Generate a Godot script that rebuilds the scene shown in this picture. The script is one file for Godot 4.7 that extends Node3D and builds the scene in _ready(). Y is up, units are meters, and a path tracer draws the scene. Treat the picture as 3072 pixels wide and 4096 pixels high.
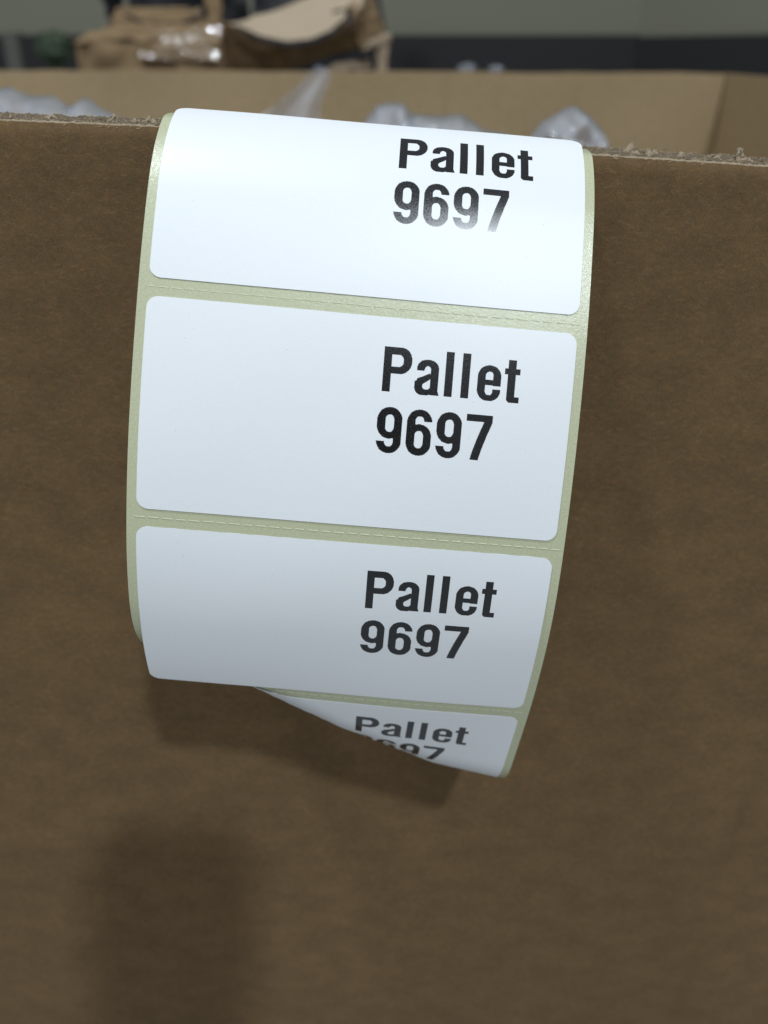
extends Node3D
# A strip of white pallet labels folded over the torn rim of a large cardboard pallet box, seen from a hand's breadth away.

const EYE := Vector3(0.0, 1.10, 0.0)      # where the lens is; everything close is measured from here
# curl of the strip: angle of the paper's normal above the horizontal, down its length (metres from the top edge of the first label)
const S := [0.0, 0.009, 0.018, 0.027, 0.054, 0.081, 0.108, 0.135, 0.162, 0.189, 0.216]
const PC := [75.35, 60.34, 46.78, 35.86, 27.64, 21.62, 12.79, -6.0, -21.15, -29.2, -37.26]
const PD := [-2.1, -1.72, -1.21, -0.69, -0.57, -1.01, -1.08, 0.7, 5.51, 11.23, 16.94]
const LW := 0.100
const LH := 0.0493
const PITCH := 0.0536
const DS := 0.0005

var rng := RandomNumberGenerator.new()
var strip_basis: Basis
var strip_origin: Vector3
var base_tab := {}
var taken := {}
var M := {}


func _ready() -> void:
	rng.seed = 9697
	# ---- camera
	var cam := Camera3D.new()
	cam.name = "camera"
	cam.position = EYE
	cam.rotation_degrees = Vector3(-28.0, 0, 0)
	cam.fov = 61.99
	cam.near = 0.01
	cam.far = 200.0
	var att := CameraAttributesPhysical.new()
	att.frustum_focal_length = 19.97
	att.frustum_focus_distance = 0.205
	att.exposure_aperture = 7.0
	cam.attributes = att
	add_child(cam)
	cam.fov = 61.99
	cam.current = true
	# ---- surroundings and exposure
	var env := Environment.new()
	env.background_mode = Environment.BG_COLOR
	env.background_color = Color(0.30, 0.325, 0.355).linear_to_srgb()
	env.background_energy_multiplier = 1.0
	env.tonemap_mode = Environment.TONE_MAPPER_LINEAR
	env.tonemap_exposure = 1.0
	env.sdfgi_enabled = true
	env.ssao_enabled = true
	env.ssil_enabled = true
	var we := WorldEnvironment.new()
	we.name = "world_environment"
	we.environment = env
	add_child(we)
	materials()
	# ---- the two warehouse lamps overhead
	high_bay_lamp(EYE + Vector3(1.0, 3.88, 2.80), 0.26, 17.0, Color(0.925, 0.965, 1.0), "white round high bay lamp overhead behind the camera")
	high_bay_lamp(EYE + Vector3(-1.2, 3.9, 0.25), 0.26, 10.5, Color(0.925, 0.965, 1.0), "white round high bay lamp overhead to the left of the pallet box")
	# ---- setting
	setting()
	pallet_box()
	strip()
	bags()
	far_things()
	phone()


# ------------------------------------------------------------------ helpers
func numbered(called: String) -> String:
	var n: int = taken.get(called, 0)
	taken[called] = n + 1
	return called if n == 0 else "%s_%03d" % [called, n]


func thing(called: String, label: String, category: String, at: Vector3, group := "") -> Node3D:
	var o := Node3D.new()
	o.name = numbered(called)
	o.position = at
	add_child(o)
	tag(o, label, category, group)
	return o


func tag(o: Node3D, label: String, category: String, group := "") -> void:
	o.set_meta("label", label)
	o.set_meta("category", category)
	if group:
		o.set_meta("group", group)


func part(called: String, mesh: Mesh, mat: Material, parent: Node) -> MeshInstance3D:
	var o := MeshInstance3D.new()
	o.name = called if parent != self else numbered(called)
	o.mesh = mesh
	o.material_override = mat
	parent.add_child(o, true)
	return o


func kind(o: Node3D, k: String) -> void:
	o.set_meta("kind", k)


# a sheet of some thickness over f(a, b); a runs right and b up as seen from its front
func sheet(f: Callable, na: int, nb: int, thick: float, uvf = null) -> ArrayMesh:
	var p := PackedVector3Array()
	var uv := PackedVector2Array()
	for j in nb + 1:
		for i in na + 1:
			var a := float(i) / na
			var b := float(j) / nb
			p.append(f.call(a, b))
			uv.append(uvf.call(a, b) if uvf != null else Vector2(a, 1.0 - b))
	var w := na + 1
	var nrm := PackedVector3Array()
	for j in nb + 1:
		for i in w:
			var da := p[j * w + mini(i + 1, na)] - p[j * w + maxi(i - 1, 0)]
			var db := p[mini(j + 1, nb) * w + i] - p[maxi(j - 1, 0) * w + i]
			var n := da.cross(db)
			nrm.append(n.normalized() if n.length_squared() > 1e-24 else Vector3(0, 0, 1))
	var vs := p.duplicate()
	var ns := nrm.duplicate()
	var us := uv.duplicate()
	var idx := PackedInt32Array()
	var back := p.size()
	for k in p.size():
		vs.append(p[k] - nrm[k] * thick)
		ns.append(-nrm[k])
		us.append(uv[k])
	for j in nb:
		for i in na:
			var q := j * w + i
			idx.append_array([q, q + w, q + w + 1, q, q + w + 1, q + 1])
			idx.append_array([back + q, back + q + w + 1, back + q + w, back + q, back + q + 1, back + q + w + 1])
	var rim := PackedInt32Array()
	for i in na:
		rim.append(i)
	for j in nb:
		rim.append(j * w + na)
	for i in na:
		rim.append(nb * w + na - i)
	for j in nb:
		rim.append((nb - j) * w)
	for k in rim.size():
		var q0 := rim[k]
		var q1 := rim[(k + 1) % rim.size()]
		var out := (p[q1] - p[q0]).cross(nrm[q0])
		out = out.normalized() if out.length_squared() > 1e-24 else Vector3(0, 1, 0)
		var at := vs.size()
		for v in [p[q0], p[q1], p[q1] - nrm[q1] * thick, p[q0] - nrm[q0] * thick]:
			vs.append(v)
			ns.append(out)
			us.append(uv[q0])
		idx.append_array([at, at + 1, at + 2, at, at + 2, at + 3])
	return arrays(vs, ns, us, idx)


func arrays(vs: PackedVector3Array, ns: PackedVector3Array, us: PackedVector2Array, idx: PackedInt32Array) -> ArrayMesh:
	var a := []
	a.resize(Mesh.ARRAY_MAX)
	a[Mesh.ARRAY_VERTEX] = vs
	a[Mesh.ARRAY_NORMAL] = ns
	a[Mesh.ARRAY_TEX_UV] = us
	a[Mesh.ARRAY_INDEX] = idx
	var m := ArrayMesh.new()
	m.add_surface_from_arrays(Mesh.PRIMITIVE_TRIANGLES, a)
	return m


func noise(seed_: int, freq: float, octaves := 3, ridged := false) -> FastNoiseLite:
	var n := FastNoiseLite.new()
	n.seed = seed_
	n.frequency = freq
	n.noise_type = FastNoiseLite.TYPE_SIMPLEX_SMOOTH
	n.fractal_octaves = octaves
	n.fractal_type = FastNoiseLite.FRACTAL_RIDGED if ridged else FastNoiseLite.FRACTAL_FBM
	return n


func curve(xs: Array, ys: Array, x: float) -> float:
	if x <= xs[0]:
		return ys[0]
	for i in xs.size() - 1:
		if x <= xs[i + 1]:
			return lerpf(ys[i], ys[i + 1], (x - xs[i]) / (xs[i + 1] - xs[i]))
	return ys[-1]


# ------------------------------------------------------------------ materials
func plain(c: Color, rough: float, spec := 0.5) -> StandardMaterial3D:
	var m := StandardMaterial3D.new()
	m.albedo_color = c.linear_to_srgb()
	m.roughness = rough
	m.metallic_specular = spec
	return m


# kraft paper: soft mottling and a felt of short fibres, most of them lying along the sheet
func kraft_image(size: int, seed_: int, fibres: int) -> Image:
	var r := RandomNumberGenerator.new()
	r.seed = seed_
	var im := Image.create(size, size, false, Image.FORMAT_RGB8)
	var big := noise(seed_, 0.008, 3)
	var mid := noise(seed_ + 1, 0.05, 3)
	var fine := noise(seed_ + 2, 0.28, 2)
	for y in size:
		for x in size:
			var v := 0.80 + 0.055 * big.get_noise_2d(x, y * 1.6) + 0.045 * mid.get_noise_2d(x, y * 1.7) + 0.13 * fine.get_noise_2d(x, y * 1.5) + r.randf_range(-0.02, 0.02)
			var t := 0.02 * mid.get_noise_2d(x + 500, y)
			im.set_pixel(x, y, Color(clampf(v + t, 0, 1), clampf(v, 0, 1), clampf(v - t * 1.5, 0, 1)))
	for k in fibres:
		var x := r.randf() * size
		var y := r.randf() * size
		var ang := r.randfn(0.0, 0.4)
		var bend := r.randf_range(-0.09, 0.09)
		var step := r.randf_range(0.04, 0.15) * (1.0 if r.randf() < 0.8 else -0.55)
		for s in r.randi_range(4, 15):
			var px := posmod(int(x), size)
			var py := posmod(int(y), size)
			var c := im.get_pixel(px, py)
			im.set_pixel(px, py, Color(clampf(c.r + step, 0, 1), clampf(c.g + step * 0.95, 0, 1), clampf(c.b + step * 0.8, 0, 1)))
			x += cos(ang)
			y += sin(ang)
			ang += bend
	return im


func kraft(c: Color, tex: Texture2D, nrm: Texture2D, tiles: float, bump: float) -> StandardMaterial3D:
	var m := plain(c, 0.82, 0.3)
	m.albedo_texture = tex
	m.uv1_triplanar = true
	m.uv1_scale = Vector3.ONE * tiles
	m.texture_filter = BaseMaterial3D.TEXTURE_FILTER_LINEAR_WITH_MIPMAPS
	if nrm:
		m.normal_enabled = true
		m.normal_texture = nrm
		m.normal_scale = bump
	return m


func materials() -> void:
	var k := kraft_image(1024, 11, 20000)
	var kt := ImageTexture.create_from_image(k)
	var kn: Image = k.duplicate()
	kn.bump_map_to_normal_map(3.0)
	var knt := ImageTexture.create_from_image(kn)
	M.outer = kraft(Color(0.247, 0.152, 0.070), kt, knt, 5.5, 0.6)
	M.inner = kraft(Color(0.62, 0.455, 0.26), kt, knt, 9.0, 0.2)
	M.carton = kraft(Color(0.40, 0.27, 0.145), kt, knt, 4.0, 0.5)
	M.torn = kraft(Color(0.50, 0.39, 0.265), kt, knt, 14.0, 1.0)
	M.medium = kraft(Color(0.30, 0.22, 0.14), kt, knt, 14.0, 1.0)
	M.fibre = plain(Color(0.45, 0.355, 0.24), 0.85, 0.2)
	M.face_fibre = plain(Color(0.30, 0.21, 0.125), 0.9, 0.2)
	# siliconised liner: waxy, a little see-through, with a fine uneven gloss
	var ln := Image.create(512, 512, false, Image.FORMAT_RGB8)
	var lc := Image.create(512, 512, false, Image.FORMAT_RGB8)
	var n1 := noise(31, 0.06, 3)
	var n2 := noise(32, 0.30, 2)
	for y in 512:
		for x in 512:
			var h := 0.5 + 0.22 * n1.get_noise_2d(x, y) + 0.25 * n2.get_noise_2d(x, y)
			ln.set_pixel(x, y, Color(h, h, h))
			var v := 0.90 + 0.05 * n1.get_noise_2d(x, y) + 0.07 * n2.get_noise_2d(x, y)
			lc.set_pixel(x, y, Color(v, v, v))
	ln.bump_map_to_normal_map(2.5)
	var lm := plain(Color(0.63, 0.64, 0.415), 0.24, 0.55)
	lm.albedo_texture = ImageTexture.create_from_image(lc)
	lm.normal_enabled = true
	lm.normal_texture = ImageTexture.create_from_image(ln)
	lm.normal_scale = 0.45
	M.liner = lm
	var pm := plain(Color(0.60, 0.61, 0.41), 0.4)
	M.perforation = pm
	M.paper = label_material()
	var film := plain(Color(0.76, 0.82, 0.92), 0.16, 0.5)
	film.albedo_color.a = 0.14
	film.transparency = BaseMaterial3D.TRANSPARENCY_ALPHA
	film.cull_mode = BaseMaterial3D.CULL_DISABLED
	M.film = film
	var tape := plain(Color(0.25, 0.17, 0.095), 0.16, 0.6)
	tape.clearcoat_enabled = true
	tape.clearcoat = 1.0
	tape.clearcoat_roughness = 0.05
	M.tape = tape
	M.print_black = plain(Color(0.018, 0.018, 0.02), 0.5)
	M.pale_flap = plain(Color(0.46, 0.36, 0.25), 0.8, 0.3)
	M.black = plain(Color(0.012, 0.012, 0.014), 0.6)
	M.wall = plain(Color(0.275, 0.265, 0.195), 0.8)
	M.wall_dark = plain(Color(0.024, 0.022, 0.021), 0.7)
	M.green = plain(Color(0.035, 0.055, 0.025), 0.6)
	M.post = plain(Color(0.10, 0.095, 0.08), 0.6)
	M.floor = plain(Color(0.35, 0.36, 0.36), 0.7)
	M.housing = plain(Color(0.5, 0.5, 0.5), 0.5)
	M.phone = plain(Color(0.02, 0.02, 0.022), 0.35)


# ------------------------------------------------------------------ lettering, in millimetres from the label's top left, printed at 8 dots a millimetre
func rr(x: float, y: float, x0: float, y0: float, x1: float, y1: float, rx: float, ry := -1.0) -> bool:
	if x < x0 or x > x1 or y < y0 or y > y1:
		return false
	ry = rx if ry < 0.0 else ry
	var dx := maxf(maxf(x0 + rx - x, x - (x1 - rx)), 0.0) / rx
	var dy := maxf(maxf(y0 + ry - y, y - (y1 - ry)), 0.0) / ry
	return dx * dx + dy * dy <= 1.0


func nine(x: float, y: float) -> bool:
	var hole := rr(x, y, 1.95, 1.7, 3.95, 5.75, 0.95, 1.2)
	var bowl := rr(x, y, 0, 0, 5.9, 7.3, 2.75, 3.0) and not hole
	var body := rr(x, y, 0, 0, 5.9, 10.7, 2.75, 3.0) and not rr(x, y, 1.95, 1.7, 3.95, 9.15, 0.95, 1.1)
	return bowl or (body and (x > 2.95 or y > 9.0 or (y > 7.95 and x < 2.3))) and not (x < 3.6 and y > 7.25 and y < 7.95)


func seven(x: float, y: float) -> bool:
	if y < 1.65:
		return rr(x, y, 0, 0, 6.1, 1.65, 0.05)
	if y > 10.6:
		return false
	var t := (10.6 - y) / 8.95
	return x > 1.45 + 2.65 * pow(t, 1.25) and x < 3.4 + 2.7 * pow(t, 1.2)


func letter_pallet(x: float, y: float) -> bool:
	if x < 7.0:    # P
		return rr(x, y, 0, 0, 1.9, 10.4, 0.05) or ((rr(x, y, 0, 0, 6.6, 6.1, 2.6, 2.9) or (x < 3.3 and y < 6.1 and y > 0 and x > 0)) and not (rr(x, y, 1.9, 1.7, 4.65, 4.5, 1.2, 1.35) or (x > 1.9 and x < 3.2 and y > 1.7 and y < 4.5)))
	if x < 13.8:   # a
		var stem := rr(x, y, 11.1, 4.6, 12.95, 10.4, 0.05) or (x > 11.1 and x < 13.3 and y > 9.3 and y < 10.4 and x < 12.95 + (y - 9.3) * 0.35)
		var arch := rr(x, y, 7.85, 2.3, 12.95, 9.0, 2.1, 2.0) and not rr(x, y, 9.65, 3.75, 11.1, 8.0, 0.72, 0.9) and y < 4.9 + (0.0 if x < 10.0 else 0.6)
		var top := 7.35 - 1.75 * clampf((x - 7.5) / 3.6, 0, 1)
		var bowl := rr(x, y, 7.45, 5.2, 12.0, 10.55, 1.9, 2.0) and y > top - (0.35 if x > 8.0 else 0.0)
		var hole := rr(x, y, 9.35, 6.3, 11.1, 9.15, 0.6, 0.8) and y > 8.0 - 1.25 * (x - 9.35) / 1.75
		return stem or arch or (bowl and not hole)
	if x < 21.0:   # l l
		return (x > 14.5 and x < 16.4 or x > 18.3 and x < 20.2) and y > 0.0 and y < 10.4
	if x < 28.0:   # e
		var body := rr(x, y, 22.1, 2.3, 27.65, 10.55, 2.55, 2.7)
		var top := rr(x, y, 24.0, 3.75, 25.75, 6.5, 0.85, 0.9) and y < 5.6
		var low := rr(x, y, 24.0, 5.6, 25.75, 9.15, 0.8, 0.9) and y > 6.9
		return body and not top and not low and not (x > 25.0 and y > 6.95 and y < 7.75)
	var bar := rr(x, y, 28.4, 2.65, 32.0, 4.05, 0.05)
	var upright := rr(x, y, 29.05, 0.6, 31.0, 10.5, 0.05) and not (x < 29.9 and y > 9.4 and pow((29.9 - x) / 0.85, 2) + pow((y - 9.4) / 1.1, 2) > 1.0)
	return bar or upright or (x > 30.0 and x < 32.05 and y > 9.1 and y < 10.5)


func ink_at(x: float, y: float) -> bool:
	var px := x - 55.4
	var py := y - 6.75
	if py > -0.2 and py < 10.8 and px > -0.3 and px < 32.4:
		return letter_pallet(px, py)
	var qy := y - 20.65
	if qy < 0.0 or qy > 10.75:
		return false
	var qx := x - 54.9
	if qx < 6.4:
		return nine(qx, qy)
	if qx < 13.5:
		return nine(5.9 - (qx - 7.0), 10.7 - qy)
	if qx < 20.3:
		return nine(qx - 14.0, qy)
	return seven(qx - 20.9, qy)


func label_material() -> StandardMaterial3D:
	var w := 800
	var h := 394
	var im := Image.create(w, h, false, Image.FORMAT_RGB8)
	var ro := Image.create(w, h, false, Image.FORMAT_RGB8)
	var g := noise(71, 0.25, 2)
	for y in h:
		for x in w:
			var inked := ink_at((x + 0.5) / 8.0, (y + 0.5) / 8.0)
			var n := g.get_noise_2d(x, y)
			if inked:
				var v := 0.09 + 0.02 * n + (0.25 if rng.randf() < 0.0015 else 0.0)
				im.set_pixel(x, y, Color(v, v, v * 1.04))
				var r := 0.24 + 0.13 * n
				ro.set_pixel(x, y, Color(r, r, r))
			else:
				var v := 0.908 + 0.012 * n + rng.randf_range(-0.008, 0.008)
				im.set_pixel(x, y, Color(v * 0.992, v * 0.998, v))
				ro.set_pixel(x, y, Color(0.44, 0.44, 0.44))
	# a few specks of ribbon dust
	for k in 9:
		im.set_pixel(rng.randi_range(20, w - 20), rng.randi_range(20, h - 20), Color(0.45, 0.45, 0.45))
	var m := plain(Color.WHITE, 1.0, 0.56)
	m.albedo_texture = ImageTexture.create_from_image(im)
	m.roughness_texture = ImageTexture.create_from_image(ro)
	m.roughness_texture_channel = BaseMaterial3D.TEXTURE_CHANNEL_RED
	m.texture_filter = BaseMaterial3D.TEXTURE_FILTER_NEAREST
	m.texture_repeat = false
	return m


# ------------------------------------------------------------------ the strip of labels
func base_phi(u: float, s: float) -> float:
	return deg_to_rad(curve(S, PC, s) + u / 0.05 * curve(S, PD, s))


func curl_start(u: float) -> float:
	return curve([-0.055, -0.04, -0.03, -0.02, -0.01, 0.0, 0.01, 0.02, 0.03, 0.055], [0.1235, 0.1315, 0.139, 0.1485, 0.1585, 0.1675, 0.174, 0.180, 0.1845, 0.1855], u)


func liner_phi(u: float, s: float) -> float:
	if s < 0.010:     # tight turn over the rim
		return lerpf(base_phi(u, 0.010), deg_to_rad(curve([-0.050, -0.030, -0.012, -0.004, 0.004, 0.010], [186, 182, 112, 94, 84, 60], s)), smoothstep(0.010, 0.004, s))
	var c := curl_start(u)
	if s <= c:
		return base_phi(u, s)
	var d := s - c
	return base_phi(u, c) - deg_to_rad(2150.0 * d * d / (d + 0.0022))


# positions down one column of the strip, every half millimetre; kind 0 = label paper, 1 = liner
func column(u: float, which: int) -> PackedVector2Array:
	var key := Vector2(u, which)
	if base_tab.has(key):
		return base_tab[key]
	var n_up := 96
	var n_down := 480
	var t := PackedVector2Array()
	t.resize(n_up + n_down + 1)
	# anchored at s = 0 on the base curve
	var y := 0.0
	var z := 0.0
	if which == 1:
		for k in 20:
			var ph := base_phi(u, (k + 0.5) * DS)
			y -= cos(ph) * DS
			z += sin(ph) * DS
		var yy := y
		var zz := z
		for k in range(20, -n_up - 1, -1):
			t[n_up + k] = Vector2(yy, zz)
			var ph := liner_phi(u, (k - 0.5) * DS)
			yy += cos(ph) * DS
			zz -= sin(ph) * DS
	var from := 20 if which == 1 else 0
	for k in range(from, n_down + 1):
		t[n_up + k] = Vector2(y, z)
		var ph := liner_phi(u, (k + 0.5) * DS) if which == 1 else base_phi(u, (k + 0.5) * DS)
		y -= cos(ph) * DS
		z += sin(ph) * DS
	base_tab[key] = t
	return t


func strip_point(u: float, s: float, which: int, lift: float) -> Vector3:
	var t := column(snappedf(u, 0.0005), which)
	var k := clampf(s / DS + 96.0, 0.0, t.size() - 1.001)
	var q := t[int(k)].lerp(t[int(k) + 1], k - int(k))
	var ph := base_phi(u, s) if which == 0 else liner_phi(u, s)
	lift += 0.00022 * sin(u * 71.0 + s * 23.0) * sin(s * 64.0 + u * 19.0)
	return strip_origin + strip_basis * Vector3(u, q.x + sin(ph) * lift, q.y + cos(ph) * lift)


func label_half_width(s: float) -> float:
	var r := 0.0027
	var e := minf(s, LH - s)
	return LW / 2.0 - (r - sqrt(maxf(r * r - pow(r - e, 2), 0.0)) if e < r else 0.0)


func strip() -> void:
	strip_basis = Basis(Vector3(0, 1, 0), deg_to_rad(-1.22)) * Basis(Vector3(0, 0, 1), deg_to_rad(-4.31))
	strip_origin = Vector3(-0.001, -0.0145, -0.2314)
	var t := thing("label_strip", "strip of white pallet labels on greenish liner folded over the cardboard rim", "labels", EYE)
	var hw := 0.0523
	var top := -0.040
	var liner := part("liner", sheet(func(a: float, b: float) -> Vector3:
		var u := lerpf(-hw, hw, a)
		var s := lerpf(curl_start(u) + 0.045, top, b)
		return strip_point(u, s, 1, 0.0),
		44, 300, 0.00006, func(a: float, b: float) -> Vector2: return Vector2(a * 4.2, (1.0 - b) * 10.3)), M.liner, t)
	liner.set_meta("label", "greenish glossy backing paper curling under at its lower end")
	var marks := ["top label with glare over its number", "second label from the top, facing the camera", "third label, its lower left corner lifting off the liner", "lowest label, curling under out of sight"]
	for k in 4:
		var which := 1 if k == 3 else 0
		var rows := 90
		var lab := part("label", sheet(func(a: float, b: float) -> Vector3:
			var s := LH * (1.0 - label_row(b))
			var u := lerpf(-1.0, 1.0, a) * label_half_width(s)
			return strip_point(u, k * PITCH + s, which, 0.00024),
			44, rows, 0.00013, func(a: float, b: float) -> Vector2:
			var s := LH * (1.0 - label_row(b))
			return Vector2(0.5 + lerpf(-1.0, 1.0, a) * label_half_width(s) / LW, s / LH)), M.paper, t)
		lab.set_meta("label", marks[k])
	# the perforated tear lines: a row of short slits whose lips stand up from the liner
	for k in 3:
		var st := SurfaceTool.new()
		st.begin(Mesh.PRIMITIVE_TRIANGLES)
		var u := -0.0505
		while u < 0.0495:
			var length := 0.0023 + rng.randf_range(-0.0003, 0.0003)
			var s := (k + 1) * PITCH - 0.0022 + rng.randf_range(-0.00004, 0.00004)
			for i in 3:
				var u0 := u + length * i / 3.0
				var u1 := u + length * (i + 1) / 3.0
				var a := strip_point(u0, s - 0.00013, 1, 0.00002)
				var b := strip_point(u1, s - 0.00013, 1, 0.00002)
				var c := strip_point(u1, s, 1, 0.00014)
				var d := strip_point(u0, s, 1, 0.00014)
				var e := strip_point(u1, s + 0.00013, 1, 0.00002)
				var f := strip_point(u0, s + 0.00013, 1, 0.00002)
				for v in [a, b, c, a, c, d, d, c, e, d, e, f]:
					st.add_vertex(v)
			u += length + 0.0008
		st.generate_normals()
		var pf := part("perforation", st.commit(), M.perforation, liner)
		kind(pf, "stuff")


# rows of a label: closer together at the rounded corners
func label_row(b: float) -> float:
	var r := 0.0027 / LH
	if b < 0.12:
		return r * (1.0 - cos(b / 0.12 * PI / 2.0))
	if b > 0.88:
		return 1.0 - r * (1.0 - cos((1.0 - b) / 0.12 * PI / 2.0))
	return lerpf(r, 1.0 - r, (b - 0.12) / 0.76)


# ------------------------------------------------------------------ the pallet box
func rim_y(x: float) -> float:
	return curve([-0.75, -0.16, -0.0976, -0.0569, 0.0, 0.0532, 0.0999, 0.16, 0.47], [-0.010, -0.0122, -0.0139, -0.0154, -0.0188, -0.0220, -0.0249, -0.0282, -0.034], x)


func rim_x(a: float) -> float:      # fine steps where the lens looks, coarse beyond
	return curve([0.0, 0.06, 0.94, 1.0], [-0.75, -0.15, 0.15, 0.478], a)


func rim_layer(z: float, low: float, high: float, rough: float, seed_: int, thick: float, wave := 0.0, amp := 0.0) -> ArrayMesh:
	var n := noise(seed_, 190.0, 4)
	var n2 := noise(seed_ + 5, 1100.0, 2)
	return sheet(func(a: float, b: float) -> Vector3:
		var x := rim_x(a)
		var top := rim_y(x) + high + rough * (1.6 * n.get_noise_1d(x) + 0.8 * n2.get_noise_1d(x)) if b > 0.5 else rim_y(x) + low
		var bend := 0.0007 * n.get_noise_2d(x, 3.0) * b
		return Vector3(x, top, z + bend + (amp * sin(x * TAU / wave + 0.6 * n.get_noise_1d(x * 0.3)) if wave > 0.0 else 0.0)),
		700, 2, thick)


func pallet_box() -> void:
	var t := thing("pallet_box", "large brown corrugated pallet box with a torn open rim", "box", EYE)
	var nb := noise(41, 9.0, 2)
	var nr := noise(42, 420.0, 3)
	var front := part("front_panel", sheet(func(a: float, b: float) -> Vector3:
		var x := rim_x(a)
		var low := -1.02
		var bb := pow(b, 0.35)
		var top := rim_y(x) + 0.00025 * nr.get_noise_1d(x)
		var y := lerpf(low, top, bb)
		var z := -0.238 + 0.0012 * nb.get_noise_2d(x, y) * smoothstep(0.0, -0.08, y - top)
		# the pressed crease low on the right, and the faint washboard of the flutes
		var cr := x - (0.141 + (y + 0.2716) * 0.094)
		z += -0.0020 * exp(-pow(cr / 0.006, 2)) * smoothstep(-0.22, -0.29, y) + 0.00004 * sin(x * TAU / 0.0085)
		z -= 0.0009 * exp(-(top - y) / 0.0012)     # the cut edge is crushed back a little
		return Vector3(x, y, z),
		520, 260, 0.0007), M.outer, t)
	front.set_meta("label", "brown front wall of the box behind the label strip")
	# the board's layers, frayed along the cut
	part("torn_edge", sheet(func(a: float, b: float) -> Vector3:
		var x := rim_x(a)
		return Vector3(x, rim_y(x) + 0.00025 * nr.get_noise_1d(x) + lerpf(-0.0002, 0.0003 + 0.0003 * nr.get_noise_1d(x * 1.7 + 3.0), b), -0.2390 - 0.0012 * b + 0.0002 * nr.get_noise_1d(x * 2.0)),
		700, 2, 0.0006), M.torn, front)
	part("corrugated_medium", rim_layer(-0.2413, -0.020, -0.0001, 0.00055, 51, 0.0003, 0.0072, 0.0011), M.medium, front)
	part("middle_liner", rim_layer(-0.2428, -0.020, 0.0007, 0.0005, 52, 0.0006), M.torn, front)
	part("corrugated_medium", rim_layer(-0.2449, -0.020, 0.0004, 0.00065, 53, 0.0003, 0.0064, 0.0011), M.medium, front)
	part("inner_liner", rim_layer(-0.2466, -1.0, 0.0014, 0.0005, 54, 0.0007), M.torn, front)
	fibres(front)
	flakes(front)
	# far wall, seen from inside, with two soft creases where it was folded flat
	var nf := noise(43, 2.2, 2)
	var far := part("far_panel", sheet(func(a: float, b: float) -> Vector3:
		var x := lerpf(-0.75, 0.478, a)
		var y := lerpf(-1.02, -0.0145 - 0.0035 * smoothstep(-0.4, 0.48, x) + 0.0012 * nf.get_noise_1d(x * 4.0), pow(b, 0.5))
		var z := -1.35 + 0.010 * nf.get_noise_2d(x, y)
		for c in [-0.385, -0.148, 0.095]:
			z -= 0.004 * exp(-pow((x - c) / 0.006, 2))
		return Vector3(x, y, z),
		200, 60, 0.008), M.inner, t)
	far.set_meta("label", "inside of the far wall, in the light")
	part("side_panel", sheet(func(a: float, b: float) -> Vector3:
		return Vector3(0.480 + 0.004 * sin(a * 5.0), lerpf(-1.02, lerpf(-0.0185, -0.033, a), pow(b, 0.5)), lerpf(-1.356, -0.24, a)),
		60, 40, 0.008), M.inner, t)
	part("side_panel", sheet(func(a: float, b: float) -> Vector3:
		return Vector3(-0.752, lerpf(-1.02, -0.012, pow(b, 0.5)), lerpf(-0.24, -1.356, a)),
		60, 40, 0.008), M.inner, t)
	part("bottom_panel", sheet(func(a: float, b: float) -> Vector3:
		return Vector3(lerpf(-0.75, 0.478, a), -1.02, lerpf(-0.24, -1.35, b)),
		4, 4, 0.008), M.inner, t)


# loose paper fibres along the tear
func fibres(parent: Node3D) -> void:
	var st := SurfaceTool.new()
	st.begin(Mesh.PRIMITIVE_TRIANGLES)
	var layers := [-0.2388, -0.2396, -0.2413, -0.2428, -0.2449, -0.2466]
	var clump := noise(61, 70.0, 2)
	for k in 2300:
		var x := rng.randf_range(-0.125, 0.125)
		if clump.get_noise_1d(x) < rng.randf_range(-0.7, 0.5):
			continue
		var li := rng.randi_range(0, 5)
		var y: float = rim_y(x) + [0.0, 0.0002, -0.0003, 0.0007, 0.0004, 0.0013][li] + rng.randf_range(-0.0006, 0.0003)
		var p := Vector3(x, y, layers[li] + rng.randf_range(-0.0008, 0.0008))
		var d := Vector3(rng.randfn(0, 1.1), absf(rng.randfn(0.25, 0.45)), rng.randfn(0.1, 0.5)).normalized()
		var bend := Vector3(rng.randfn(0, 0.35), rng.randfn(-0.08, 0.2), rng.randfn(0, 0.3))
		var length := rng.randf_range(0.0006, 0.0020) * (1.5 if rng.randf() < 0.06 else 1.0)
		var w := rng.randf_range(0.00005, 0.00011)
		var side := d.cross(Vector3(0, 0.3, 1)).normalized() * w
		for s in 4:
			var q := p + d * length / 4.0
			var w0 := side * (1.0 - s / 4.5)
			var w1 := side * (1.0 - (s + 1) / 4.5)
			for v in [p - w0, q - w1, q + w1, p - w0, q + w1, p + w0]:
				st.add_vertex(v)
			p = q
			d = (d + bend * 0.5).normalized()
	st.generate_normals()
	kind(part("paper_fibres", st.commit(), M.fibre, parent), "stuff")


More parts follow.
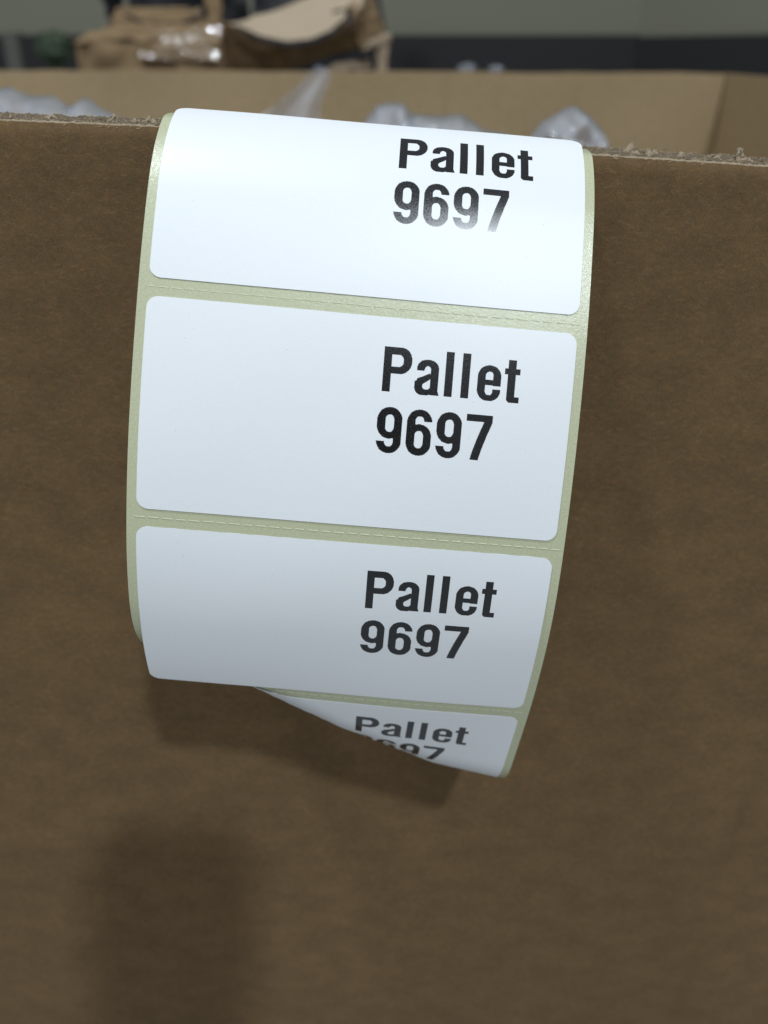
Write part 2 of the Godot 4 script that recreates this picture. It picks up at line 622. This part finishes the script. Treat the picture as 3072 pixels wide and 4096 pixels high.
# bigger torn scraps standing up from the rim
func flakes(parent: Node3D) -> void:
	for f in [[-0.0715, 0.0042, 0.0013], [-0.0655, 0.004, 0.0008], [-0.0620, 0.005, 0.0012], [-0.088, 0.006, 0.0007], [0.0655, 0.0065, 0.0024], [0.0708, 0.005, 0.0013], [0.0795, 0.007, 0.0010], [0.0880, 0.007, 0.0010], [0.0948, 0.004, 0.0034], [0.0965, 0.005, 0.0012]]:
		var n := noise(int(f[0] * 1e5) + 77, 500.0, 3)
		var zz := -0.2445 + rng.randf_range(-0.001, 0.0005)
		part("torn_flake", sheet(func(a: float, b: float) -> Vector3:
			var x: float = f[0] + (a - 0.5) * f[1] * (1.0 - 0.45 * b)
			var top: float = f[2] * (0.4 + 0.6 * sin(PI * clampf(a + 0.15 * n.get_noise_1d(a * 0.01), 0.0, 1.0))) * (1.0 + 0.7 * n.get_noise_1d(x))
			return Vector3(x + 0.0006 * n.get_noise_2d(a * 0.01, b * 0.01) + 0.0005 * b, rim_y(x) + lerpf(-0.001, 0.0006 + top, b), zz - 0.0016 * b * b + 0.0011 * n.get_noise_2d(x, b * 0.004)),
			18, 8, 0.00022), M.torn, parent)


# ------------------------------------------------------------------ clear plastic bags inside the box
func bag_mesh(size: Vector3, seed_: int, crumple: float) -> ArrayMesh:
	var st := SurfaceTool.new()
	st.begin(Mesh.PRIMITIVE_TRIANGLES)
	var n := noise(seed_, 1.7, 2)
	var r := FastNoiseLite.new()
	r.seed = seed_ + 1
	r.noise_type = FastNoiseLite.TYPE_CELLULAR
	r.frequency = 1.05
	r.cellular_jitter = 1.1
	r.cellular_return_type = FastNoiseLite.RETURN_DISTANCE
	var nu := 56
	var nv := 34
	var g := []
	for j in nv + 1:
		for i in nu:
			var th := PI * j / nv
			var ph := TAU * i / nu
			var d := Vector3(sin(th) * cos(ph), cos(th), sin(th) * sin(ph))
			var k := 1.0 + 0.30 * n.get_noise_3dv(d) + crumple * (1.6 * r.get_noise_3dv(d) + 0.8)
			g.append(d * k)
	var most := Vector3.ONE * 0.01
	for q in g:
		most = most.max((q as Vector3).abs())
	for q in g.size():
		g[q] = (g[q] as Vector3) / most * size
	st.set_smooth_group(0)
	for j in nv:
		for i in nu:
			var a: Vector3 = g[j * nu + i]
			var b: Vector3 = g[j * nu + (i + 1) % nu]
			var c: Vector3 = g[(j + 1) * nu + (i + 1) % nu]
			var d: Vector3 = g[(j + 1) * nu + i]
			for v in [a, b, c, a, c, d]:
				st.add_vertex(v)
	st.generate_normals()
	return st.commit()


# a slack bag: its upper outline, drawn down to the contents, with a front and a back film, creased
func slack_bag(xs: Array, tops: Array, bottom: float, depth: float, seed_: int, crumple: float) -> ArrayMesh:
	var c := FastNoiseLite.new()
	c.seed = seed_
	c.noise_type = FastNoiseLite.TYPE_CELLULAR
	c.frequency = 38.0
	c.cellular_return_type = FastNoiseLite.RETURN_DISTANCE
	var n := noise(seed_ + 1, 22.0, 2)
	var cr := noise(seed_ + 2, 38.0, 3, true)
	return sheet(func(a: float, b: float) -> Vector3:
		var h := 1.0 - absf(2.0 * b - 1.0)        # 0 at the bottom front, 1 at the top, 0 at the bottom behind
		var x := lerpf(xs[0], xs[-1], a)
		var side := 1.0 if b < 0.5 else -1.0
		var round := sqrt(maxf(1.0 - h * h, 0.0)) * sqrt(sin(PI * clampf(a, 0.02, 0.98)))
		var p := Vector3(x, lerpf(bottom, curve(xs, tops, x), h), side * depth * round)
		var w := crumple * (1.0 - pow(h, 6.0) * 0.6)
		return p + Vector3(0.3 * n.get_noise_3dv(p), 0.25 * n.get_noise_3dv(p + Vector3(3, 1, 2)), side * (0.9 + 1.1 * c.get_noise_3dv(p) + 0.5 * n.get_noise_3dv(p * 2.0) + 1.5 * cr.get_noise_3dv(p * Vector3(1.0, 0.55, 1.0)))) * w,
		110, 100, 0.0003)


func bags() -> void:
	var grp := "clear plastic bags inside the pallet box"
	for q in [
		[-0.64, slack_bag([-0.46, -0.36, -0.300, -0.270, -0.255, -0.243, -0.228, -0.214, -0.206, -0.197, -0.184, -0.160], [-0.10, -0.020, -0.012, -0.021, -0.0165, -0.022, -0.0215, -0.0285, -0.0225, -0.0285, -0.034, -0.060], -0.28, 0.09, 5, 0.016), "clear crumpled plastic bag at the left edge, behind the rim"],
		[-0.70, slack_bag([-0.034, -0.016, -0.006, 0.004, 0.016, 0.022, 0.034], [-0.080, -0.042, -0.031, -0.029, -0.0305, -0.038, -0.080], -0.20, 0.035, 8, 0.014), "small rounded clear plastic bag tip just behind the top label"],
		[-0.73, slack_bag([0.000, 0.020, 0.048, 0.062, 0.080, 0.096, 0.112, 0.130], [-0.060, -0.0385, -0.0400, -0.0385, -0.050, -0.0515, -0.056, -0.080], -0.22, 0.06, 14, 0.018), "glinting clear plastic bag low behind the word on the top label"],
		[-0.61, slack_bag([0.084, 0.094, 0.104, 0.114, 0.124, 0.134, 0.142, 0.149, 0.155], [-0.070, -0.047, -0.037, -0.0315, -0.0275, -0.033, -0.040, -0.052, -0.080], -0.20, 0.04, 23, 0.014), "pointed clear plastic bag right of the label strip"]]:
		var b := part("plastic_bag", q[1], M.film, self)
		b.position = EYE + Vector3(0, 0, q[0])
		tag(b, q[2], "plastic bag", grp)
	# the tall folded tip of thin film
	var nf := noise(91, 30.0, 2)
	var f := part("plastic_film", sheet(func(a: float, b: float) -> Vector3:
		var left := curve([0.0, 0.35, 0.625, 0.83, 0.96, 1.0], [-0.150, -0.132, -0.098, -0.070, -0.056, -0.053], b)
		var right := curve([0.0, 0.35, 0.7, 0.93, 1.0], [-0.044, -0.049, -0.052, -0.042, -0.044], b)
		var x := lerpf(left, right, a)
		var y := lerpf(-0.10, -0.004, b) - 0.003 * a * b
		return Vector3(x, y, -0.76 + 0.012 * sin(a * 9.0 + b * 2.0) * (1.1 - b) + 0.004 * nf.get_noise_2d(x, y)),
		40, 40, 0.0006), M.film, self)
	f.position = EYE
	tag(f, "tall pointed fold of clear plastic film rising behind the top label", "plastic film")


# ------------------------------------------------------------------ things beyond the box, out of focus
func bent_quad(bl: Vector3, br: Vector3, tr: Vector3, tl: Vector3, bulge: float, seed_: int, crush: float, thick := 0.004) -> ArrayMesh:
	var n := noise(seed_, 1.6, 2)
	var out := (br - bl).cross(tl - bl).normalized()
	return sheet(func(a: float, b: float) -> Vector3:
		var p := bl.lerp(br, a).lerp(tl.lerp(tr, a), b)
		return p + out * (bulge * sin(PI * a) * sin(PI * b) + crush * n.get_noise_2d(a * 2.0, b * 2.0)),
		28, 20, thick)


# a printed curve with an arrow tip on a panel's face
func print_arc(pts: Array, width: float, z: float) -> ArrayMesh:
	var st := SurfaceTool.new()
	st.begin(Mesh.PRIMITIVE_TRIANGLES)
	var c := Curve3D.new()
	for i in pts.size():
		var p: Vector2 = pts[i]
		var before: Vector2 = pts[maxi(i - 1, 0)]
		var after: Vector2 = pts[mini(i + 1, pts.size() - 1)]
		var tan_ := (after - before) / 6.0
		c.add_point(Vector3(p.x, p.y, z), Vector3(-tan_.x, -tan_.y, 0), Vector3(tan_.x, tan_.y, 0))
	var n := 30
	var l := c.get_baked_length()
	for i in n:
		var a := c.sample_baked(l * i / n)
		var b := c.sample_baked(l * (i + 1) / n)
		var d := (b - a).normalized()
		var s := Vector3(-d.y, d.x, 0) * width * (0.35 + 0.65 * sin(PI * (0.1 + 0.8 * i / n)))
		var e := Vector3(-d.y, d.x, 0) * width * (0.35 + 0.65 * sin(PI * (0.1 + 0.8 * (i + 1) / n)))
		for v in [a - s, b - e, b + e, a - s, b + e, a + s]:
			st.add_vertex(v)
	var tip := c.sample_baked(l)
	for v in [tip + Vector3(-0.026, 0.004, 0), tip + Vector3(0.008, 0.012, 0), tip + Vector3(-0.020, 0.011, 0), tip + Vector3(-0.004, 0.012, 0), tip + Vector3(0.008, 0.012, 0), tip + Vector3(0.006, -0.022, 0)]:
		st.add_vertex(v)
	st.generate_normals()
	return st.commit()


func far_things() -> void:
	var z := -1.60
	# left: an open, crushed carton above a taped one
	var t := thing("carton", "battered brown carton sealed with shiny clear tape, behind the far wall", "carton", EYE, "cartons stacked behind the pallet box")
	part("front_panel", bent_quad(Vector3(-0.515, -0.20, z + 0.01), Vector3(-0.272, -0.20, z + 0.01), Vector3(-0.270, 0.022, z + 0.012), Vector3(-0.508, 0.026, z), 0.006, 3, 0.012), M.carton, t)
	part("top_panel", bent_quad(Vector3(-0.508, 0.026, z), Vector3(-0.270, 0.022, z + 0.012), Vector3(-0.266, 0.050, z - 0.05), Vector3(-0.470, 0.044, z - 0.05), 0.012, 4, 0.010), M.carton, t)
	part("side_panel", bent_quad(Vector3(-0.270, -0.20, z + 0.01), Vector3(-0.262, -0.20, z - 0.25), Vector3(-0.262, 0.03, z - 0.25), Vector3(-0.268, 0.022, z + 0.01), 0.0, 5, 0.006), M.carton, t)
	part("side_panel", bent_quad(Vector3(-0.515, -0.20, z - 0.25), Vector3(-0.515, -0.20, z + 0.006), Vector3(-0.508, 0.026, z - 0.002), Vector3(-0.508, 0.03, z - 0.25), 0.0, 6, 0.006), M.carton, t)
	part("tape", bent_quad(Vector3(-0.400, 0.000, z + 0.0205), Vector3(-0.272, -0.002, z + 0.022), Vector3(-0.268, 0.046, z - 0.018), Vector3(-0.402, 0.044, z - 0.020), 0.012, 9, 0.0045, 0.0006), M.tape, t)
	t = thing("carton", "open carton with dark inside and a curved printed line, upper left", "carton", EYE, "cartons stacked behind the pallet box")
	var zu := z - 0.05
	part("front_panel", bent_quad(Vector3(-0.474, 0.040, zu), Vector3(-0.275, 0.048, zu), Vector3(-0.285, 0.078, zu - 0.015), Vector3(-0.450, 0.076, zu - 0.015), 0.002, 13, 0.003), M.carton, t)
	part("printed_curve", print_arc([Vector2(-0.434, 0.066), Vector2(-0.405, 0.054), Vector2(-0.368, 0.049), Vector2(-0.330, 0.054), Vector2(-0.303, 0.066)], 0.0036, zu + 0.004), M.print_black, t)
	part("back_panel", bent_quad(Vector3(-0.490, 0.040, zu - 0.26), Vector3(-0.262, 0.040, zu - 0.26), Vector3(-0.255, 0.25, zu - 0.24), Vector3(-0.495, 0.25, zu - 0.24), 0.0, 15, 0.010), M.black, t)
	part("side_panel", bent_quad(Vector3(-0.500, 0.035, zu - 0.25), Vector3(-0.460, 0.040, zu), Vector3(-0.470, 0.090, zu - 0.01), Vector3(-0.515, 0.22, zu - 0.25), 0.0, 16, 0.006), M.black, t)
	part("top_flap", bent_quad(Vector3(-0.305, 0.040, zu + 0.008), Vector3(-0.276, 0.040, zu + 0.008), Vector3(-0.270, 0.14, zu - 0.02), Vector3(-0.292, 0.14, zu - 0.02), 0.0, 17, 0.004), M.carton, t)
	# right: a leaning carton whose upper half leans back into the light
	z = -1.65
	t = thing("carton", "large leaning carton with a black curved printed arrow on its face", "carton", EYE, "cartons stacked behind the pallet box")
	var seam_x := [-0.262, -0.243, -0.205, -0.160, -0.120, -0.085, -0.056, -0.040]
	var seam_y := [0.052, 0.046, 0.030, 0.022, 0.025, 0.037, 0.056, 0.074]
	var nc := noise(24, 14.0, 2)
	part("front_panel", sheet(func(a: float, b: float) -> Vector3:
		var x := lerpf(-0.268, -0.036, a)
		var low := -0.022 + 0.036 * smoothstep(-0.20, -0.04, x)
		return Vector3(x, lerpf(low, curve(seam_x, seam_y, x), b), z - 0.012 * (1.0 - b) + 0.030 * b + 0.004 * nc.get_noise_2d(x, b * 0.1)),
		40, 14, 0.004), M.carton, t)
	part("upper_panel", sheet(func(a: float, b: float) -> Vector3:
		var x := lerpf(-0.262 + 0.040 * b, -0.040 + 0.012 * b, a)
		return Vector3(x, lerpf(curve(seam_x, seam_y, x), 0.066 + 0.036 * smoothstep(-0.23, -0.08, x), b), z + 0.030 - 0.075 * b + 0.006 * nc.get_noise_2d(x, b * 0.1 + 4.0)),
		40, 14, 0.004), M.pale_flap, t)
	part("printed_curve", print_arc([Vector2(-0.243, 0.047), Vector2(-0.205, 0.030), Vector2(-0.160, 0.021), Vector2(-0.120, 0.025), Vector2(-0.085, 0.039), Vector2(-0.060, 0.060)], 0.0046, z + 0.040), M.print_black, t)
	part("side_panel", bent_quad(Vector3(-0.036, 0.012, z + 0.012), Vector3(0.008, 0.022, z - 0.06), Vector3(-0.020, 0.110, z - 0.07), Vector3(-0.060, 0.076, z + 0.02), 0.004, 25, 0.006), M.carton, t)
	part("side_panel", bent_quad(Vector3(-0.275, -0.02, z - 0.25), Vector3(-0.270, -0.022, z - 0.004), Vector3(-0.262, 0.040, z + 0.016), Vector3(-0.270, 0.060, z - 0.25), 0.0, 26, 0.006), M.carton, t)
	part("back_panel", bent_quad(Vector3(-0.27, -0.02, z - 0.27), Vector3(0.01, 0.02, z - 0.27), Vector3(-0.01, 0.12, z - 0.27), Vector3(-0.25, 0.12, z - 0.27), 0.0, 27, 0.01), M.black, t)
	part("corner_flap", bent_quad(Vector3(-0.030, 0.014, z + 0.022), Vector3(0.012, 0.024, z - 0.01), Vector3(0.010, 0.038, z - 0.01), Vector3(-0.026, 0.026, z + 0.02), 0.004, 28, 0.004), M.pale_flap, t)
	# below it: an open carton whose pale flaps show in the gap
	t = thing("carton", "open carton with pale flaps under the leaning carton", "carton", EYE, "cartons stacked behind the pallet box")
	part("front_panel", bent_quad(Vector3(-0.272, -0.26, z - 0.004), Vector3(0.006, -0.26, z - 0.004), Vector3(0.006, -0.022, z - 0.008), Vector3(-0.272, -0.026, z - 0.008), 0.0, 33, 0.004), M.carton, t)
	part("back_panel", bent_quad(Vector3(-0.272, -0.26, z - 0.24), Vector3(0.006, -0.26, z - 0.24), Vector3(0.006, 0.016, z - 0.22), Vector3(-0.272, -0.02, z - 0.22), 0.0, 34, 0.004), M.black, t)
	part("top_flap", bent_quad(Vector3(-0.098, -0.016, z - 0.01), Vector3(-0.022, -0.014, z - 0.004), Vector3(-0.026, 0.000, z - 0.03), Vector3(-0.090, -0.008, z - 0.03), 0.003, 35, 0.004), M.pale_flap, t)
	part("side_flap", bent_quad(Vector3(-0.014, -0.06, z + 0.004), Vector3(0.004, -0.06, z), Vector3(0.006, 0.026, z), Vector3(-0.010, 0.022, z + 0.006), 0.0, 36, 0.003), M.pale_flap, t)
	# small scraps of film on the far rim
	var s := part("plastic_scrap", bag_mesh(Vector3(0.014, 0.006, 0.008), 45, 0.2), M.film, self)
	s.position = EYE + Vector3(0.118, -0.0115, -1.372)
	tag(s, "left of two small pale plastic scraps on the far rim", "plastic scrap", "plastic scraps on the far rim")
	s = part("plastic_scrap", bag_mesh(Vector3(0.012, 0.005, 0.008), 46, 0.2), M.film, self)
	s.position = EYE + Vector3(0.160, -0.0125, -1.372)
	tag(s, "right of two small pale plastic scraps on the far rim", "plastic scrap", "plastic scraps on the far rim")
	# far left: a post, a hanging green bag, pale film on something dark
	t = thing("post", "grey brown upright post at the far left edge", "post", EYE + Vector3(-1.14, -1.10, -3.0))
	part("shaft", bent_quad(Vector3(-0.022, 0, 0.03), Vector3(0.022, 0, 0.03), Vector3(0.022, 1.17, 0.03), Vector3(-0.022, 1.17, 0.03), 0.004, 51, 0.0, 0.05), M.post, t)
	part("base_plate", bent_quad(Vector3(-0.07, 0.0, 0.08), Vector3(0.07, 0.0, 0.08), Vector3(0.07, 0.012, 0.08), Vector3(-0.07, 0.012, 0.08), 0.0, 52, 0.0, 0.14), M.post, t)
	t = thing("green_sack", "dull green rounded sack beyond the far wall, at left", "sack", EYE + Vector3(-0.885, -0.30, -2.6))
	var sk := part("body", bag_mesh(Vector3(0.040, 0.32, 0.05), 63, 0.10), M.green, t)
	sk.position.y = 0.0
	var kn := part("tied_top", bag_mesh(Vector3(0.055, 0.045, 0.05), 64, 0.12), M.green, t)
	kn.position.y = 0.325
	for q in [[Vector3(-0.722, -0.035, -2.4), Vector3(0.020, 0.045, 0.02), 71, "left of two pale film wisps on the dark wall base"], [Vector3(-0.680, -0.030, -2.4), Vector3(0.026, 0.050, 0.02), 72, "right of two pale film wisps on the dark wall base"]]:
		var w := part("film_wisp", bag_mesh(q[1], q[2], 0.3), M.film, self)
		w.position = EYE + q[0]
		tag(w, q[3], "plastic film", "film wisps beyond the far wall")


# ------------------------------------------------------------------ setting
func box_mesh(size: Vector3) -> BoxMesh:
	var b := BoxMesh.new()
	b.size = size
	return b


func setting() -> void:
	var f := part("floor", box_mesh(Vector3(60, 0.2, 60)), M.floor, self)
	f.position = Vector3(0, -0.1, 0)
	kind(f, "structure")
	# back wall: pale above, a dark band below; it turns a corner on the right
	var a := Vector3(-6.0, 0, -5.0)
	var c := Vector3(1.300, 0, -5.0)
	var e := Vector3(4.6, 0, -1.2)
	var band := 1.10 + 0.107
	var w := Node3D.new()
	w.name = "wall"
	kind(w, "structure")
	add_child(w)
	for seg in [[a, c], [c, e]]:
		var p0: Vector3 = seg[0]
		var p1: Vector3 = seg[1]
		var lift: float = -0.008 if p0 == c else 0.0
		part("upper_wall", sheet(func(x: float, y: float) -> Vector3: return p0.lerp(p1, x) + Vector3(0, lerpf(band + lift, 5.0, y), 0), 8, 4, 0.12), M.wall, w)
		var out := (p1 - p0).cross(Vector3.UP).normalized()
		part("dark_band", sheet(func(x: float, y: float) -> Vector3: return p0.lerp(p1, x) + out * 0.03 + Vector3(0, lerpf(0.0, band + lift, y), 0), 8, 4, 0.12), M.wall_dark, w)
	var t := thing("dark_stand", "black slatted stand against the dark wall base right of the cartons", "stand", EYE + Vector3(0.14, -1.10, -4.85))
	for k in 3:
		var s := part("slat", box_mesh(Vector3(0.018, 1.19, 0.03)), M.black, t)
		s.position = Vector3(-0.04 + 0.04 * k, 0.595, 0)
	var b := part("crossbar", box_mesh(Vector3(0.13, 0.03, 0.02)), M.black, t)
	b.position = Vector3(0, 0.5, 0.03)


func high_bay_lamp(at: Vector3, size: float, energy: float, c: Color, label: String) -> void:
	var t := thing("high_bay_lamp", label, "lamp", at, "high bay lamps")
	var cm := CylinderMesh.new()
	cm.top_radius = size * 0.30
	cm.bottom_radius = size * 0.58
	cm.height = 0.22
	var h := part("housing", cm, M.housing, t)
	h.position.y = 0.125
	var glow := plain(Color(0.8, 0.8, 0.8), 0.5)
	glow.emission_enabled = true
	glow.emission = c
	glow.emission_energy_multiplier = 3.0
	var dm := CylinderMesh.new()
	dm.top_radius = size * 0.52
	dm.bottom_radius = size * 0.52
	dm.height = 0.012
	var d := part("diffuser", dm, glow, t)
	d.position.y = 0.006
	var l := AreaLight3D.new()
	l.name = "lamp_light"
	l.area_size = Vector2(size, size)
	l.area_normalize_energy = true
	l.light_energy = energy
	l.light_color = c
	l.shadow_enabled = true
	l.area_range = 30.0
	l.area_attenuation = 2.0
	l.rotation_degrees = Vector3(-90, 0, 0)
	l.position.y = -0.006
	t.add_child(l)


# ------------------------------------------------------------------ the phone that takes the picture; its shadow lies low on the box
func phone() -> void:
	var t := thing("phone", "dark phone held over the strip, known by its shadow low on the box", "phone", EYE)
	t.rotation_degrees = Vector3(-28, 0, 0)
	var x0 := -0.036
	var x1 := 0.029
	var y0 := -0.122
	var y1 := 0.042
	var r := 0.020
	part("body", sheet(func(a: float, b: float) -> Vector3:
		var y := lerpf(y0, y1, b)
		var e := minf(y - y0, y1 - y)
		var cut := r - sqrt(maxf(r * r - pow(r - e, 2), 0.0)) if e < r else 0.0
		return Vector3(lerpf(x0 + cut, x1 - cut, a), y, 0.0125),
		12, 120, 0.0085), M.phone, t)
	part("screen", box_mesh(Vector3(0.058, 0.135, 0.0006)), M.black, t).position = Vector3((x0 + x1) / 2.0, (y0 + y1) / 2.0, 0.0130)
